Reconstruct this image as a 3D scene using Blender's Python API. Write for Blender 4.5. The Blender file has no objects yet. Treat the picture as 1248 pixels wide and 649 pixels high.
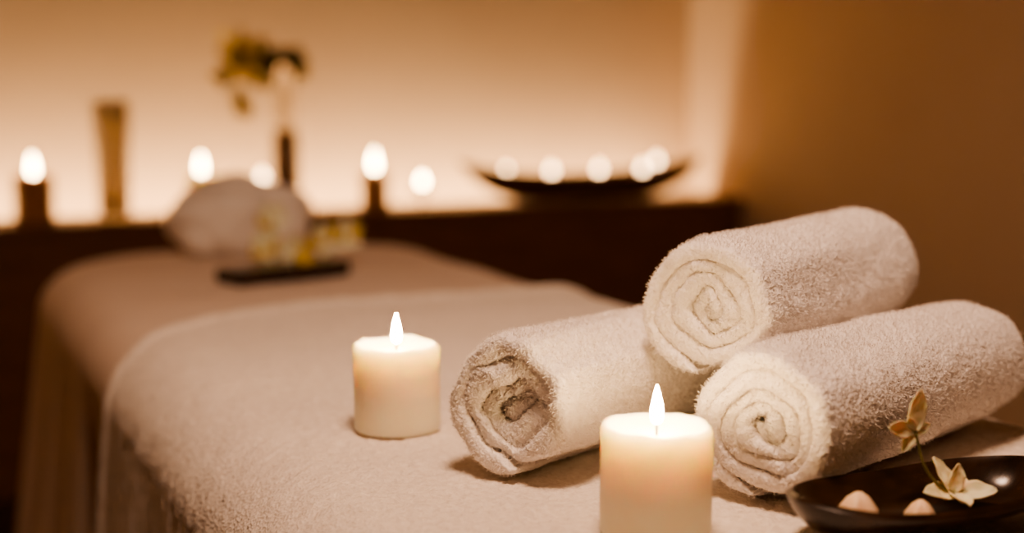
import bpy, math, random
import numpy as np
from mathutils import Vector, noise, Matrix
random.seed(7)
S=bpy.context.scene
T=0.72          # top of the dressed massage table
CT=0.665        # counter top

# ---------------------------------------------------------------- materials
def mat(name):
    m=bpy.data.materials.new(name); m.use_nodes=True
    nt=m.node_tree; b=nt.nodes['Principled BSDF']
    return m,nt,b
def obj_coord(nt,scale=(1,1,1)):
    tc=nt.nodes.new('ShaderNodeTexCoord'); mp=nt.nodes.new('ShaderNodeMapping')
    mp.inputs['Scale'].default_value=scale
    nt.links.new(tc.outputs['Object'],mp.inputs['Vector']); return mp.outputs['Vector']
def noise_node(nt,vec,scale,detail=3,rough=.5):
    n=nt.nodes.new('ShaderNodeTexNoise'); n.inputs['Scale'].default_value=scale
    n.inputs['Detail'].default_value=detail; n.inputs['Roughness'].default_value=rough
    nt.links.new(vec,n.inputs['Vector']); return n.outputs['Fac']
def ramp(nt,fac,c1,c2,p1=.3,p2=.7):
    r=nt.nodes.new('ShaderNodeValToRGB'); e=r.color_ramp.elements
    e[0].position=p1; e[0].color=(*c1,1); e[1].position=p2; e[1].color=(*c2,1)
    nt.links.new(fac,r.inputs['Fac']); return r.outputs['Color']
def bump(nt,h,b,strength,dist,prev=None):
    n=nt.nodes.new('ShaderNodeBump'); n.inputs['Strength'].default_value=strength
    n.inputs['Distance'].default_value=dist; nt.links.new(h,n.inputs['Height'])
    if prev: nt.links.new(prev,n.inputs['Normal'])
    nt.links.new(n.outputs['Normal'],b.inputs['Normal']); return n.outputs['Normal']
def terry(name,c1,c2,sc=520,dist=.0014,strength=.9):
    m,nt,b=mat(name); v=obj_coord(nt)
    vor=nt.nodes.new('ShaderNodeTexVoronoi'); vor.inputs['Scale'].default_value=sc
    nt.links.new(v,vor.inputs['Vector'])
    f=noise_node(nt,v,sc*.45,4,.6)
    nt.links.new(ramp(nt,f,c1,c2,.3,.65),b.inputs['Base Color'])
    p=bump(nt,f,b,strength,dist)
    bump(nt,vor.outputs['Distance'],b,strength*.6,dist*.6,p)
    b.inputs['Roughness'].default_value=.95
    b.inputs['Sheen Weight'].default_value=.2
    b.inputs['Sheen Roughness'].default_value=.6
    b.inputs['Specular IOR Level'].default_value=.1
    return m
def plain(name,c1,c2,sc=8,rough=.5,bs=0,bd=.001,spec=.5,scale=(1,1,1)):
    m,nt,b=mat(name); v=obj_coord(nt,scale); f=noise_node(nt,v,sc,4)
    nt.links.new(ramp(nt,f,c1,c2),b.inputs['Base Color'])
    b.inputs['Roughness'].default_value=rough; b.inputs['Specular IOR Level'].default_value=spec
    if bs: bump(nt,f,b,bs,bd)
    return m
def emis(name,col,st):
    m,nt,b=mat(name)
    b.inputs['Base Color'].default_value=(0,0,0,1)
    b.inputs['Emission Color'].default_value=(*col,1); b.inputs['Emission Strength'].default_value=st
    return m
def wax(name,c1,c2,ss=1.0,scale=.03):
    m,nt,b=mat(name); v=obj_coord(nt); f=noise_node(nt,v,40,3)
    nt.links.new(ramp(nt,f,c1,c2),b.inputs['Base Color'])
    b.inputs['Subsurface Weight'].default_value=ss
    b.inputs['Subsurface Radius'].default_value=(1,.84,.60)
    b.inputs['Subsurface Scale'].default_value=scale
    b.inputs['Roughness'].default_value=.45
    bump(nt,f,b,.15,.001)
    return m
M_towel=terry('towel_terry',(.86,.79,.73),(.96,.91,.86),sc=430,dist=.002)
M_cover=terry('cover_terry',(.74,.65,.56),(.90,.82,.73),sc=380,dist=.002,strength=1)
M_sheet=plain('sheet_cotton',(.70,.58,.49),(.76,.64,.55),sc=6,rough=.9,bs=.2,bd=.003,spec=.1)
M_wall=plain('wall_plaster',(.67,.52,.38),(.71,.56,.41),sc=3,rough=.85,bs=.1,bd=.002,spec=.2)
M_ceil=plain('ceiling_paint',(.4,.3,.2),(.44,.34,.24),sc=3,rough=.9)
M_floor=plain('floor_dark_wood',(.035,.018,.01),(.08,.04,.02),sc=6,rough=.5,scale=(1,8,1))
M_counter=plain('counter_walnut',(.17,.08,.045),(.23,.11,.062),sc=7,rough=.5,scale=(1,6,6))
M_dark=plain('dark_lacquer',(.012,.007,.004),(.045,.022,.010),sc=30,rough=.22,bs=.2,bd=.001,scale=(1,3,1))
M_bowl=plain('dark_bowl_wood',(.12,.05,.022),(.17,.075,.035),sc=12,rough=.5,scale=(1,5,5))
M_wax=wax('ivory_wax',(.95,.83,.60),(.97,.87,.66),1,.019)
M_brownwax=wax('amber_wax',(.42,.22,.10),(.5,.28,.13),.6,.02)
M_wick=plain('wick_black',(.01,.008,.006),(.03,.02,.015),rough=.9)
M_flame=emis('flame_glow',(1,.65,.32),520)
M_flame_bg=emis('flame_glow_soft',(1,.68,.36),60)
M_flame_tl=emis('flame_glow_tealight',(1,.62,.33),17)
M_metal=plain('tealight_cup_metal',(.6,.55,.5),(.7,.65,.6),rough=.3)
def petalmat(n,c1,c2):
    m=plain(n,c1,c2,sc=60,rough=.6); b=m.node_tree.nodes['Principled BSDF']
    b.inputs['Subsurface Weight'].default_value=.3; b.inputs['Subsurface Scale'].default_value=.004; return m
M_petal=petalmat('orchid_petal',(.84,.70,.42),(.93,.84,.62))
M_cream=petalmat('cream_petal',(.92,.83,.58),(.96,.92,.76))
M_ypetal=plain('yellow_petal',(.60,.42,.06),(.78,.60,.13),sc=40,rough=.6)
M_leaf=plain('leaf_green',(.14,.12,.03),(.25,.20,.06),sc=30,rough=.5)
M_stem=plain('stem_green',(.14,.12,.04),(.22,.19,.07),sc=30,rough=.6)
M_stone=wax('peach_wax_melt',(.88,.62,.40),(.93,.70,.48),.5,.005)
M_vase=plain('vase_ceramic_brown',(.20,.10,.06),(.26,.14,.08),sc=20,rough=.35)
def glass(name,col,rough=.1,tr=1.):
    m,nt,b=mat(name); v=obj_coord(nt); f=noise_node(nt,v,20,2)
    nt.links.new(ramp(nt,f,col,tuple(min(1,c*1.05) for c in col)),b.inputs['Base Color'])
    b.inputs['Transmission Weight'].default_value=tr; b.inputs['Roughness'].default_value=rough
    b.inputs['IOR'].default_value=1.3
    return m
M_glass=glass('clear_glass',(.95,.92,.88),.02)
M_smoke=glass('smoked_glass',(.80,.70,.54),.4,.6)

# ---------------------------------------------------------------- mesh helpers
def mk(name,verts,faces,m,smooth=True,loc=(0,0,0),parent=None):
    me=bpy.data.meshes.new(name); me.from_pydata([tuple(v) for v in verts],[],faces); me.update()
    if m: me.materials.append(m)
    if smooth: me.polygons.foreach_set('use_smooth',[True]*len(me.polygons))
    o=bpy.data.objects.new(name,me); S.collection.objects.link(o); o.location=loc
    if parent: o.parent=parent
    return o
def fixn(o):
    import bmesh
    bm=bmesh.new(); bm.from_mesh(o.data); bmesh.ops.recalc_face_normals(bm,faces=bm.faces); bm.to_mesh(o.data); bm.free()
    return o
def lathe(name,prof,m,n=48,loc=(0,0,0),parent=None,fn=None):
    vs=[];fs=[]
    k=len(prof)
    for i in range(n):
        a=2*math.pi*i/n
        for j,(r,z) in enumerate(prof):
            rr,zz=(r,z) if fn is None else fn(a,r,z,j)
            vs.append((rr*math.cos(a),rr*math.sin(a),zz))
    for i in range(n):
        i2=(i+1)%n
        for j in range(k-1):
            fs.append((i*k+j,i2*k+j,i2*k+j+1,i*k+j+1))
    o=mk(name,vs,fs,m,loc=loc,parent=parent)
    import bmesh
    bm=bmesh.new(); bm.from_mesh(o.data); bmesh.ops.remove_doubles(bm,verts=bm.verts,dist=1e-6)
    bmesh.ops.recalc_face_normals(bm,faces=bm.faces); bm.to_mesh(o.data); bm.free()
    return o
def box(name,x0,x1,y0,y1,z0,z1,m,bev=0,parent=None):
    vs=[(x,y,z) for x in(x0,x1) for y in(y0,y1) for z in(z0,z1)]
    fs=[(0,1,3,2),(4,6,7,5),(0,4,5,1),(2,3,7,6),(0,2,6,4),(1,5,7,3)]
    o=mk(name,vs,fs,m,smooth=False,parent=parent)
    if bev:
        b=o.modifiers.new('bevel','BEVEL'); b.width=bev; b.segments=3
    return o

# ---------------------------------------------------------------- room shell
def wall(name,x0,x1,y0,y1,z0,z1,m): return box(name,x0,x1,y0,y1,z0,z1,m)
wall('floor',-1.8,2.42,-1.7,3.96,-.1,0,M_floor)
wall('wall_back',-1.7,2.42,3.86,3.96,0,2.6,M_wall)
wall('wall_right',2.32,2.42,-1.6,3.86,0,2.6,M_wall)
wall('wall_left',-1.8,-1.7,-1.7,3.96,0,2.6,M_wall)
wall('wall_front',-1.7,2.42,-1.7,-1.6,0,2.6,M_wall)
wall('ceiling',-1.8,2.42,-1.7,3.96,2.6,2.7,M_ceil)
cn=box('console_counter',-1.695,2.315,3.54,3.70,0.0,CT-.03,M_counter)
box('counter_top',-1.695,2.315,3.53,3.71,CT-.03,CT,M_counter,.004,parent=cn)
box('trough_floor',-1.695,2.315,3.70,3.855,.50,.52,M_counter,parent=cn)
box('led_strip',-1.65,2.27,3.725,3.745,.521,.53,plain('led_channel',(.7,.7,.7),(.75,.75,.75),rough=.4),parent=cn)
def area(name,loc,rot,sx,sy,e,col):
    l=bpy.data.lights.new(name,'AREA'); l.shape='RECTANGLE'; l.size=sx; l.size_y=sy; l.energy=e; l.color=col
    o=bpy.data.objects.new(name,l); S.collection.objects.link(o); o.location=loc; o.rotation_euler=rot; return o
area('led_cove_light',(.31,3.735,.60),(math.radians(180-22),0,0),3.9,.03,26,(1,.65,.35))
def fill_lamp(loc,target,r,e,col,spread):  # unseen lamp, shade and cord included, added as warm fill for towels and table
    shade=lathe('added_fill_lamp',[(0,.16),(.03,.16),(.035,.13),(r*.6,.10),(r,-.02),(r*.97,-.02),(r*.57,.09),(0,.10)],plain('fill_shade_fabric',(.5,.4,.3),(.55,.45,.35)),n=48,loc=loc)
    d=Vector(target)-Vector(loc)
    shade.rotation_euler=(-d).to_track_quat('Z','Y').to_euler()
    lathe('fill_lamp_cord',[(0,.16),(.003,.16),(.003,.5),(0,.5)],M_wick,n=8,parent=shade)
    l=bpy.data.lights.new('fill_light','AREA'); l.shape='DISK'; l.size=2*r*.85; l.energy=e; l.color=col; l.spread=math.radians(spread)
    o=bpy.data.objects.new('fill_light',l); S.collection.objects.link(o); o.location=(0,0,-.01); o.parent=shade
fill_lamp((.32,.60,2.05),(.65,1.2,.72),.22,12.5,(1,.64,.44),135)

# ---------------------------------------------------------------- massage table
A0,A1,B0,B1=.22,.92,.42,2.55
mt=box('massage_table',A0+.03,A1-.03,B0+.03,B1-.09,.62,.685,plain('table_vinyl',(.2,.15,.1),(.25,.18,.12)),.025)
for i,(x,y) in enumerate([(A0+.1,B0+.2),(A1-.1,B0+.2),(A0+.1,B1-.25),(A1-.1,B1-.25)]):
    box(f'leg_{i+1}',x-.02,x+.02,y-.02,y+.02,.0,.62,M_counter,.004,parent=mt)
ins=.075
def perim():
    pts=[]
    x0,x1,y0,y1=A0+ins,A1-ins,B0+ins,B1-ins
    corners=[(x1,y0,.03,-90),(x1,y1,.12,0),(x0,y1,.14,90),(x0,y0,.03,180)]
    sx=[-1,-1,1,1]; sy=[1,-1,-1,1]
    for k,(cx,cy,r,a0) in enumerate(corners):
        ox,oy=cx+sx[k]*r,cy+sy[k]*r
        for i in range(25):
            a=math.radians(a0+90*i/24)
            pts.append((ox+r*math.cos(a),oy+r*math.sin(a),math.cos(a),math.sin(a)))
        nx,ny,nr,na=corners[(k+1)%4]
        px,py=pts[-1][0],pts[-1][1]
        a=math.radians(na); ex=nx+sx[(k+1)%4]*nr+nr*math.cos(a); ey=ny+sy[(k+1)%4]*nr+nr*math.sin(a)
        n=int(math.hypot(ex-px,ey-py)/.012)
        for i in range(1,n):
            t=i/n; pts.append((px+(ex-px)*t,py+(ey-py)*t,math.cos(a),math.sin(a)))
    return pts
P=perim(); N=len(P)
cx,cy=(A0+A1)/2,(B0+B1)/2
TS=T-.012
vs=[];rings=0
for k in np.linspace(.02,1,26):
    for (x,y,nx,ny) in P:
        X=cx+(x-cx)*k; Y=cy+(y-cy)*k
        vs.append((X,Y,TS+.004*noise.noise((X*6,Y*6,1.3)))); 
    rings+=1
for a in np.linspace(8,90,9):
    a=math.radians(a)
    for (x,y,nx,ny) in P:
        o=ins*math.sin(a); z=TS-ins*(1-math.cos(a))
        vs.append((x+nx*o,y+ny*o,z+.004*noise.noise((x*6,y*6,1.3))*math.cos(a)))
    rings+=1
s=0;arc=[0]
for i in range(1,N): s+=math.hypot(P[i][0]-P[i-1][0],P[i][1]-P[i-1][1])+.03*(abs(P[i][2]-P[i-1][2])+abs(P[i][3]-P[i-1][3])); arc.append(s)
for zz in np.linspace(.03,.60,26):
    for i,(x,y,nx,ny) in enumerate(P):
        f=(zz/.6)
        fold=.026*f**.8*(noise.noise((arc[i]*9,.3,zz*.8))+.6*math.sin(arc[i]*28+1.5*noise.noise((arc[i]*3,0,0))))
        o=ins+.055*f+fold
        if y<1.8: o-=.02*min(1,zz/.1)
        vs.append((x+nx*o,y+ny*o,TS-ins-zz))
    rings+=1
fs=[]
for r in range(rings-1):
    for i in range(N):
        j=(i+1)%N; fs.append((r*N+i,r*N+j,(r+1)*N+j,(r+1)*N+i))
fs.append(tuple(range(N)))
sheet=fixn(mk('table_sheet',vs,fs,M_sheet,parent=mt))

# terry cover across the near half
ra=ins+.006
prof=[]
hang=.58
for z in np.linspace(hang,0.004,70): prof.append((A0+ins-ra,-ra-z,-1,z))
for a in np.linspace(90,4,26): a=math.radians(a); prof.append((A0+ins-ra*math.sin(a),-ra+ra*math.cos(a),-math.sin(a),0))
for x in np.linspace(A0+ins,A1-ins,190): prof.append((x,0,0,0))
for a in np.linspace(4,90,22): a=math.radians(a); prof.append((A1-ins+ra*math.sin(a),-ra+ra*math.cos(a),math.sin(a),0))
for z in np.linspace(0.004,hang,40): prof.append((A1-ins+ra,-ra-z,1,z))
NP=len(prof); NQ=400
def seam(x,hz):
    d=max(0,(.56-x)/.34)
    return 1.75-.19*d*d+.03*hz+.012*noise.noise((x*8,hz*5,4))
vs=[]
for q in range(NQ):
    for (x,z,nx,hz) in prof:
        y0=B0+.03; y=y0+(seam(x,hz)-y0)*q/(NQ-1)
        o=hz*.10+hz**.8*.028*(noise.noise((y*7,hz*1.2,x))+.35*math.sin(y*19))
        jit=.0007*random.uniform(-1,1)
        low=.0026*noise.noise((x*9,y*9,7.1))+.0016*noise.noise((x*35,y*35,2.1))+.0016*noise.noise((x*110,y*110,2.1))
        edge=.007*math.exp(-((NQ-1-q)/5.)**2)
        sgn=(-1 if nx<0 else 1) if nx else 0
        vs.append((x+sgn*(o+jit+low+edge)*(1 if hz>0 else abs(nx)),y,T+z+ (jit+low+edge-.001)*(1-abs(nx))))
fs=[]
for q in range(NQ-1):
    for p in range(NP-1):
        a=q*NP+p; fs.append((a,a+1,a+NP+1,a+NP))
cover=fixn(mk('terry_cover',vs,fs,M_cover,parent=mt))
if cover.data.polygons[(NQ//2)*(NP-1)+NP//2].normal.z<0: cover.data.flip_normals()
sm=cover.modifiers.new('thick','SOLIDIFY'); sm.thickness=.009; sm.offset=-1

# ---------------------------------------------------------------- rolled towels
def fuzz(o,group,count,length,mslot=1,seed=0):
    ps=o.modifiers.new('terry_loops','PARTICLE_SYSTEM'); st=o.particle_systems[0].settings
    o.particle_systems[0].seed=seed
    st.type='HAIR'; st.use_advanced_hair=True; st.count=count; st.hair_step=2; st.display_step=2; st.render_step=2
    st.emit_from='FACE'; st.distribution='RAND'; st.use_even_distribution=True
    st.hair_length=length; st.brownian_factor=.0; st.factor_random=length*.45; st.normal_factor=length*.4
    st.root_radius=.35; st.tip_radius=.28; st.radius_scale=.001
    st.material=mslot
    if group: o.particle_systems[0].vertex_group_density=group
def rolled_towel(name,face,zc,yaw,L,R,turns,pitch,wob,seed,hair=26000,tail=-100,m=None,sink=.006,deep=0):
    th=pitch*1.0
    nst=int(turns*200); th0=math.radians(tail)-2*math.pi*turns
    nc=13
    no=int(L/.0017)
    loop=[]
    cr=th*.5; ca=cr*.8
    for i in range(nc):
        a=math.pi*i/(nc-1); loop.append((-math.cos(a)*cr, ca-math.sin(a)**.8*ca,0))
    for i in range(1,no): loop.append((cr,ca+(L-2*ca)*i/no,1))
    for i in range(nc):
        a=math.pi*i/(nc-1); loop.append((math.cos(a)*cr, L-ca+math.sin(a)*ca,0))
    for i in range(1,10): loop.append((-cr,L-ca-(L-2*ca)*i/10,0))
    K=len(loop)
    vs=[];vg=[]
    rnd=random.Random(seed)
    ux,uy=math.sin(yaw),math.cos(yaw)
    rx,ry=math.cos(yaw),-math.sin(yaw)
    N1=noise.noise
    for s in range(nst):
        t=s/(nst-1); ang=th0+2*math.pi*turns*t
        rc=R-th/2-pitch*turns*(1-t)
        tf=1
        if t>.985: tf=max(.25,1-(t-.985)/.015*.75)
        tf*=1+.10*N1((ang*1.3,seed+9,0))
        lastturn=t>1-1.05/turns
        ax=.005*N1((ang*.35,seed,0))+sink*(1-rc/R)+.0022*N1((ang*1.9,seed+5,0))+deep*max(0,.75-rc/R)
        for (dr,yy,o) in loop:
            fr=yy/L
            r=rc+dr*tf
            y=yy+ax*(1-fr)
            e=max(0,(fr-.78)/.22); r*=1-.17*e*e*e*(rc/R)**2
            e=max(0,(.10-fr)/.10); r*=1-.08*e*e*(rc/R)**2
            px,pz=r*math.cos(ang),r*math.sin(ang)
            det=lastturn or not o
            if det:
                k=max(0,1-(rc/R)**2)
                w=noise.noise_vector((px*38,pz*38,seed*3.1+y*2.5))
                px+=w.x*wob*k; pz+=w.y*wob*k
                lo=.0034*N1((px*20,pz*20,y*13+seed))+.0012*N1((px*60,pz*60,y*50+seed))+.0005*N1((px*190,pz*190,y*190))
                j=rnd.uniform(-1,1)*.0006
                sc=1+(lo+j)/max(r,.008)
            else: sc=.99
            px*=sc*1.035; pz*=sc*.975
            fl=-R*.93
            if pz<fl: pz=fl+(pz-fl)*.3
            y+=rnd.uniform(-1,1)*.0005
            vs.append((px*rx+y*ux, px*ry+y*uy, pz))
            vg.append(1.0 if ((o and lastturn and pz>-.035) or (not o and yy<ca*1.01)) else 0)
    fs=[]
    for s in range(nst-1):
        for i in range(K):
            j=(i+1)%K; fs.append((s*K+i,s*K+j,(s+1)*K+j,(s+1)*K+i))
    fs.append(tuple(range(K))); fs.append(tuple(((nst-1)*K+i) for i in range(K)))
    o=mk(name,vs,fs,m or M_towel,loc=(face[0],face[1],zc)); fixn(o)
    if hair:
        g=o.vertex_groups.new(name='loops')
        g.add([i for i,w in enumerate(vg) if w>0],1.0,'REPLACE')
        fuzz(o,'loops',hair,.0009,seed=seed)
    return o
rad=math.radians
zb=.0555
rolled_towel('rolled_towel',(.398,.902),T+zb+.0005,rad(62),.27,.0595,3.3,.0155,.016,21,tail=-85,deep=.012)
rolled_towel('rolled_towel',(.529,.777),T+zb,rad(66),.325,.059,4.2,.0125,.010,8)
rolled_towel('rolled_towel',(.537,.864),T+.1225,rad(60),.296,.0575,4.3,.0122,.008,15)

# ---------------------------------------------------------------- candles
def flame(parent,z,h,r,m):
    prof=[(0,0)]
    for i in range(1,16):
        t=i/16; prof.append((r*math.sin(math.pi*t**.62)**.8*(1-.35*t),h*t))
    prof.append((0,h))
    o=lathe('flame',prof,m,n=16,parent=parent,loc=(0,0,z)); return o
def pillar(name,loc,R,H,wm,fm,seed,fh=.025,fr=.0043):
    prof=[(0,0),(R*.97,0),(R,.002)]
    for i in range(1,14): prof.append((R,.002+(H-.008)*i/13))
    prof+=[(R*.995,H-.003),(R*.96,H),(R*.90,H+.0005),(R*.84,H-.002),(R*.74,H-.005),(R*.5,H-.0065),(R*.2,H-.007),(0,H-.007)]
    def fn(a,r,z,j):
        if j>=12:
            z+=.0036*noise.noise((math.cos(a)*1.9,math.sin(a)*1.9,seed))*1.3*(1 if j<18 else .2)
        if 2<j<18: r*=1+.016*noise.noise((math.cos(a)*1.2,math.sin(a)*1.2,z*25+seed))
        return r,z
    o=lathe(name,prof,wm,n=72,loc=loc,fn=fn)
    lathe('wick',[(0,-.003),(.0009,-.003),(.0009,.010),(0,.0105)],M_wick,n=8,parent=o,loc=(0,0,H-.007))
    flame(o,H+.0005,fh,fr,fm)
    return o
pillar('pillar_candle',(.380,1.086,T+.001),.0355,.070,M_wax,M_flame,1.2)
pillar('pillar_candle',(.439,.762,T+.001),.0355,.069,M_wax,M_flame,5.1)
by=3.62
pillar('pillar_candle',(.341,by,CT),.048,.112,M_brownwax,M_flame_bg,2,fh=.05,fr=.010)
pillar('pillar_candle',(.748,by,CT),.038,.105,M_wax,M_flame_bg,3,fh=.05,fr=.010)
pillar('pillar_candle',(1.210,by,CT),.038,.100,M_brownwax,M_flame_bg,4,fh=.055,fr=.011)
def tealight(loc,holder=False,fm=None,lift=0,parent=None,fz=.013):
    o=lathe('tealight_candle',[(0,0),(.018,0),(.019,.002),(.019,.015),(.0182,.015),(.0178,.011),(.006,.0105),(0,.0105)],M_metal,n=28,loc=loc,parent=parent)
    lathe('wick',[(0,0),(.0008,0),(.0008,.007),(0,.0075)],M_wick,n=6,parent=o,loc=(0,0,.010))
    flame(o,fz,.032,.012,fm or M_flame_tl)
    if holder:
        lathe('glass_foot',[(0,-.045),(.024,-.045),(.024,-.042),(.005,-.038),(.005,-.012),(.026,-.004),(.028,.006),(.0265,.006),(.024,-.001),(0,-.001)],M_glass,n=36,parent=o)
    return o
tealight((1.338,3.60,CT+.045),True,M_flame_bg)
tealight((.915,3.66,CT+.065),True)

# boat bowl
def boat(name,loc,Lh,Wh,H,tip,m,thick=.006,yaw=0,pw=2.0,nl=56,nw=20,base=.35):
    def surf(u,v,off):
        w=Wh*(1-abs(u)**pw)**.62+1e-4
        rim=H+tip*abs(u)**2.2
        x=u*Lh
        y=v*w
        k=abs(v)**2.4
        floor=rim*(max(0,(abs(u)-base)/(1-base)))**2.2
        z=floor+(rim-floor)*k
        return x,y*(1),z
    vs=[];fs=[]
    us=[math.sin(math.pi/2*(-1+2*i/nl)) for i in range(nl+1)]
    for u in us:
        for j in range(nw+1):
            vs.append(surf(u,-1+2*j/nw,0))
    for i in range(nl):
        for j in range(nw):
            a=i*(nw+1)+j; fs.append((a,a+nw+1,a+nw+2,a+1))
    o=mk(name,vs,fs,m,loc=loc)
    if o.data.polygons[len(fs)//2].normal.z<0: o.data.flip_normals()
    sd=o.modifiers.new('t','SOLIDIFY'); sd.thickness=thick; sd.offset=1
    b=o.modifiers.new('b','BEVEL'); b.width=thick*.3; b.segments=2; b.limit_method='ANGLE'
    o.rotation_euler=(0,0,yaw)
    return o
bowl=boat('boat_bowl',(1.84,3.62,CT+.002),.39,.080,.070,.045,M_bowl,.008)
vs=[];fs=[]
for i in range(41):
    u=-.78+1.56*i/40
    w=.068*(1-abs(u)**2)**.62
    for j in range(9):
        v=-1+j/4; vs.append((u*.39,v*w,.060+.002*noise.noise((u*20,v*3,0))))
for i in range(40):
    for j in range(8):
        a=i*9+j; fs.append((a,a+9,a+10,a+1))
mk('sand_bed',vs,fs,M_bowl,parent=bowl)
for x,y in [(-.245,0),(-.106,0),(.045,0),(.180,-.012),(.25,.03)]:
    tealight((x,y,.061 if x<.2 else .078),parent=bowl)

# tall tumbler vase
lathe('glass_vase',[(0,0),(.037,0),(.039,.004),(.041,.15),(.045,.29),(.042,.29),(.038,.15),(.034,.012),(0,.010)],M_smoke,n=48,loc=(.5305,by,CT))
# bottle vase with foliage
vz=lathe('bud_vase',[(0,0),(.032,0),(.035,.004),(.036,.10),(.034,.17),(.029,.21),(.026,.212),(.024,.205),(.028,.18),(.029,.02),(0,.018)],M_vase,n=40,loc=(.9685,by,CT))
lathe('glass_neck',[(.026,.21),(.029,.30),(.036,.40),(.0345,.40),(.0275,.30),(.0245,.21)],M_glass,n=40,parent=vz)
def tube(name,pts,r,m,parent=None,n=8):
    cu=bpy.data.curves.new(name,'CURVE'); cu.dimensions='3D'; cu.bevel_depth=r; cu.bevel_resolution=3; cu.resolution_u=8
    sp=cu.splines.new('BEZIER'); sp.bezier_points.add(len(pts)-1)
    for b,p in zip(sp.bezier_points,pts): b.co=p; b.handle_left_type=b.handle_right_type='AUTO'
    cu.materials.append(m); o=bpy.data.objects.new(name,cu); S.collection.objects.link(o)
    if parent: o.parent=parent
    return o
def petal(name,base,dirv,normal,L,W,curl,m,parent,ruf=.0,seed=0,n1=14,n2=9,pwr=.8):
    d=Vector(dirv).normalized(); nn=Vector(normal).normalized(); s=d.cross(nn).normalized(); nn=s.cross(d).normalized()
    vs=[];fs=[]
    for i in range(n1+1):
        t=i/n1; w=W*math.sin(math.pi*min(1,.04+t*.94)**pwr)**.75
        for j in range(n2+1):
            v=-1+2*j/n2
            p=Vector(base)+d*L*(t-.0)+s*(w*.5*v)+nn*(curl*L*t*t+ -.18*w*(1-v*v)+ruf*noise.noise((t*4,v*2,seed))*L)
            vs.append(p)
    for i in range(n1):
        for j in range(n2):
            a=i*(n2+1)+j; fs.append((a,a+1,a+n2+2,a+n2+1))
    o=mk(name,vs,fs,m,parent=parent)
    sd=o.modifiers.new('t','SOLIDIFY'); sd.thickness=.0006
    return o
tube('stem_1',[(0,0,.05),(-.01,0,.22),(-.03,0,.34),(-.08,-.01,.42)],.0025,M_stem,vz)
tube('stem_2',[(0,0,.05),(.005,0,.24),(.0,0,.36),(.02,0,.41)],.0025,M_stem,vz)
tube('stem_3',[(-.03,0,.34),(-.09,0,.36),(-.12,0,.29)],.002,M_stem,vz)
rr=random.Random(4)
for k in range(24):
    c=Vector((-.125+rr.uniform(-.03,.045),rr.uniform(-.03,.03),.39+rr.uniform(-.05,.045)))
    a=rr.uniform(0,6.28)
    petal(f'blossom_petal_{k}',c,(math.cos(a),rr.uniform(-.6,.6),math.sin(a)),(rr.uniform(-1,1),-1,rr.uniform(-1,1)),.05,.036,.2,M_ypetal if k%5 else M_leaf,vz,.1,k)
for k in range(18):
    c=Vector((-.018+rr.uniform(-.055,.04),rr.uniform(-.02,.02),.385+rr.uniform(-.02,.02)))
    a=rr.uniform(-.6,.6)+(math.pi if k%2 else 0)
    petal(f'leaf_{k}',c,(math.cos(a),rr.uniform(-.4,.4),math.sin(a)),(0,-1,.5),.055,.034,.15,M_leaf if k%3 else M_ypetal,vz,.1,k)
for k in range(6):
    c=Vector((-.115+rr.uniform(-.012,.012),0,.30+rr.uniform(-.02,.02)))
    petal(f'bud_petal_{k}',c,(rr.uniform(-.4,.4),rr.uniform(-.4,.4),-1),(0,-1,0),.045,.032,.1,M_ypetal,vz,.1,k)

# ---------------------------------------------------------------- things at the far end of the table
TB=TS+.001
def bundle():
    vs=[];fs=[];n1,n2=140,90
    for i in range(n1):
        th=2*math.pi*i/n1
        for j in range(n2+1):
            ph=-math.pi/2+math.pi*j/n2
            c,s=math.cos(ph),math.sin(ph)
            sg=lambda v,p: math.copysign(abs(v)**p,v)
            x=.116*sg(c,.75)*sg(math.cos(th),.8); y=.078*sg(c,.8)*sg(math.sin(th),.85); z=.068*sg(s,.8)
            z*=1-.22*max(0,x/.12)-.25*max(0,-x/.12-.1)
            cr=abs(math.sin(26*(z*.9+.55*x)+4*noise.noise((x*8,y*8,z*8))))
            w=.014*noise.noise((x*14,y*14+z*20,2))+.010*cr**.5
            L=Vector((x,y,z)).length+1e-6
            f=1+w/L
            z2=z*f
            if z2<-.05: z2=-.05+(z2+.05)*.1
            vs.append((x*f,y*f,z2))
    for i in range(n1):
        i2=(i+1)%n1
        for j in range(n2): fs.append((i*(n2+1)+j,i2*(n2+1)+j,i2*(n2+1)+j+1,i*(n2+1)+j+1))
    o=mk('bundled_towel',vs,fs,M_towel,loc=(.570,2.44,TB+.054)); fixn(o); return o
bundle()
tray=box('slate_tray',-.10,.10,-.035,.035,0,.022,M_dark,.006); tray.location=(.548,2.07,TB+.001); tray.rotation_euler=(0,0,rad(20))
lathe('votive_cup',[(0,0),(.011,0),(.013,.012),(.011,.012),(.009,.003),(0,.003)],M_ypetal,n=20,loc=(.02,-.022,.022),parent=tray)
rr=random.Random(9)
cl=bpy.data.objects.new('orchid_blossoms',None); S.collection.objects.link(cl); cl.location=(.60,2.19,TB)
for b,(bx,by_,bz) in enumerate([(-.052,.0,.04),(-.035,.02,.08),(.045,0,.045),(.082,.0,.05),(-.01,-.01,.03)]):
    for k in range(5):
        a=k*2*math.pi/5+b
        petal(f'petal_{b}_{k}',(bx,by_,bz),(math.cos(a),-.3,math.sin(a)),(0,-1,.3),.029,.028,.1,M_cream if (k+b)%3 else M_ypetal,cl,.08,k+b)
    tube(f'stem_{b}',[(bx,by_,bz),(bx*.7,by_*.5,.02),(bx*.5,by_*.4,.002)],.0018,M_stem,cl)

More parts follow.
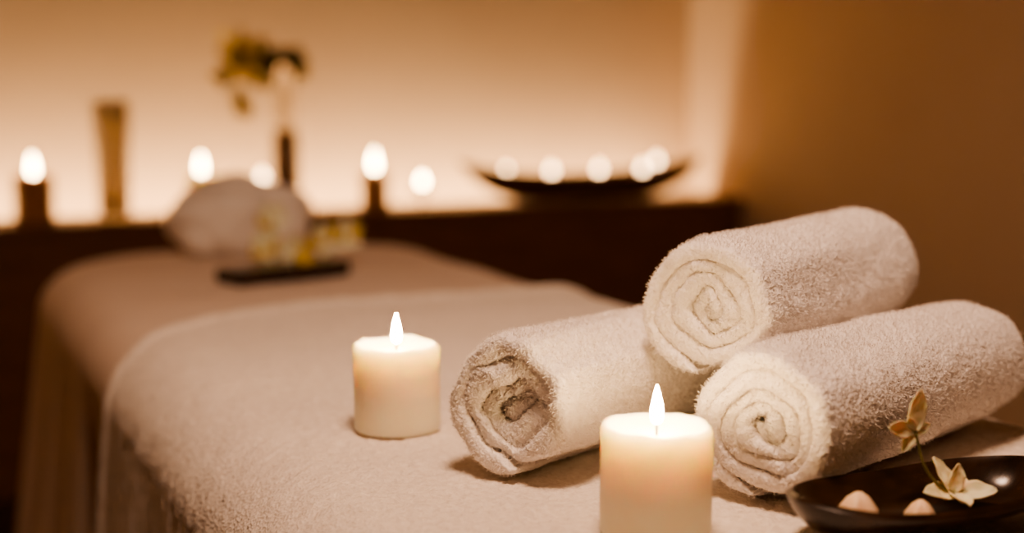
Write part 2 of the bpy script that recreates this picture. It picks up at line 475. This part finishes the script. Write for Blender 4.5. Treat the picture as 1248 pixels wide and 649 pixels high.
# ---------------------------------------------------------------- dish with wax melts and flower
dish=boat('leaf_dish',(.597,.695,T+.0055),.103,.050,.019,.010,M_dark,.005,yaw=rad(2),pw=3.,base=.62)
def melt(loc,r,h,seed):
    prof=[(0,0),(r*.7,0),(r,h*.2),(r*.92,h*.5),(r*.5,h*.85),(r*.15,h),(0,h)]
    def fn(a,rr_,z,j): return rr_*(1+.10*math.cos(5*a+seed)),z
    return lathe('wax_melt',prof,M_stone,n=30,loc=loc,fn=fn)
melt((.549,.700,T+.0060),.0140,.024,0)
melt((.587,.687,T+.0060),.010,.018,1)
fl=bpy.data.objects.new('orchid_flower',None); S.collection.objects.link(fl); fl.location=(.627,.702,T+.014)
for k,(dx,dy,dz,L,W) in enumerate([(-.9,-.2,.35,.026,.015),(-.2,-.8,.15,.022,.014),(.9,-.4,.25,.028,.016),(.7,.5,.5,.025,.016),(-.3,.2,1,.025,.013),(.1,-.2,.9,.018,.011)]):
    petal(f'petal_{k}',(0,0,.006),(dx,dy,dz),(0,-.6,1),L,W,-.25,M_petal,fl,.08,k)
tube('stem',[(0,0,.004),(-.016,.006,.018),(-.024,.012,.046)],.0010,M_stem,fl)
for k,(dx,dy,dz,L,W) in enumerate([(.1,0,1,.028,.012),(-1,-.1,.25,.026,.011),(-.5,0,-.6,.016,.008),(.9,0,.3,.012,.008),(-.5,0,.8,.012,.007)]):
    petal(f'bloom_petal_{k}',(-.024,.012,.046),(dx,dy,dz),(-.3,-1,.2),L,W,.12,M_petal,fl,.06,k+9)

# ---------------------------------------------------------------- camera
cam=bpy.data.cameras.new('camera'); co=bpy.data.objects.new('camera',cam); S.collection.objects.link(co)
co.location=(0,0,T+.285); co.rotation_euler=(rad(90-7.46),0,rad(-24))
cam.lens=50; cam.sensor_width=36; cam.clip_start=.02
cam.dof.use_dof=True; cam.dof.focus_distance=1.0; cam.dof.aperture_fstop=2.3
S.camera=co
w=bpy.data.worlds.new('world'); S.world=w; w.use_nodes=True
w.node_tree.nodes['Background'].inputs[0].default_value=(.02,.012,.006,1)
S.view_settings.view_transform='AgX'
S.view_settings.look='AgX - Medium High Contrast'
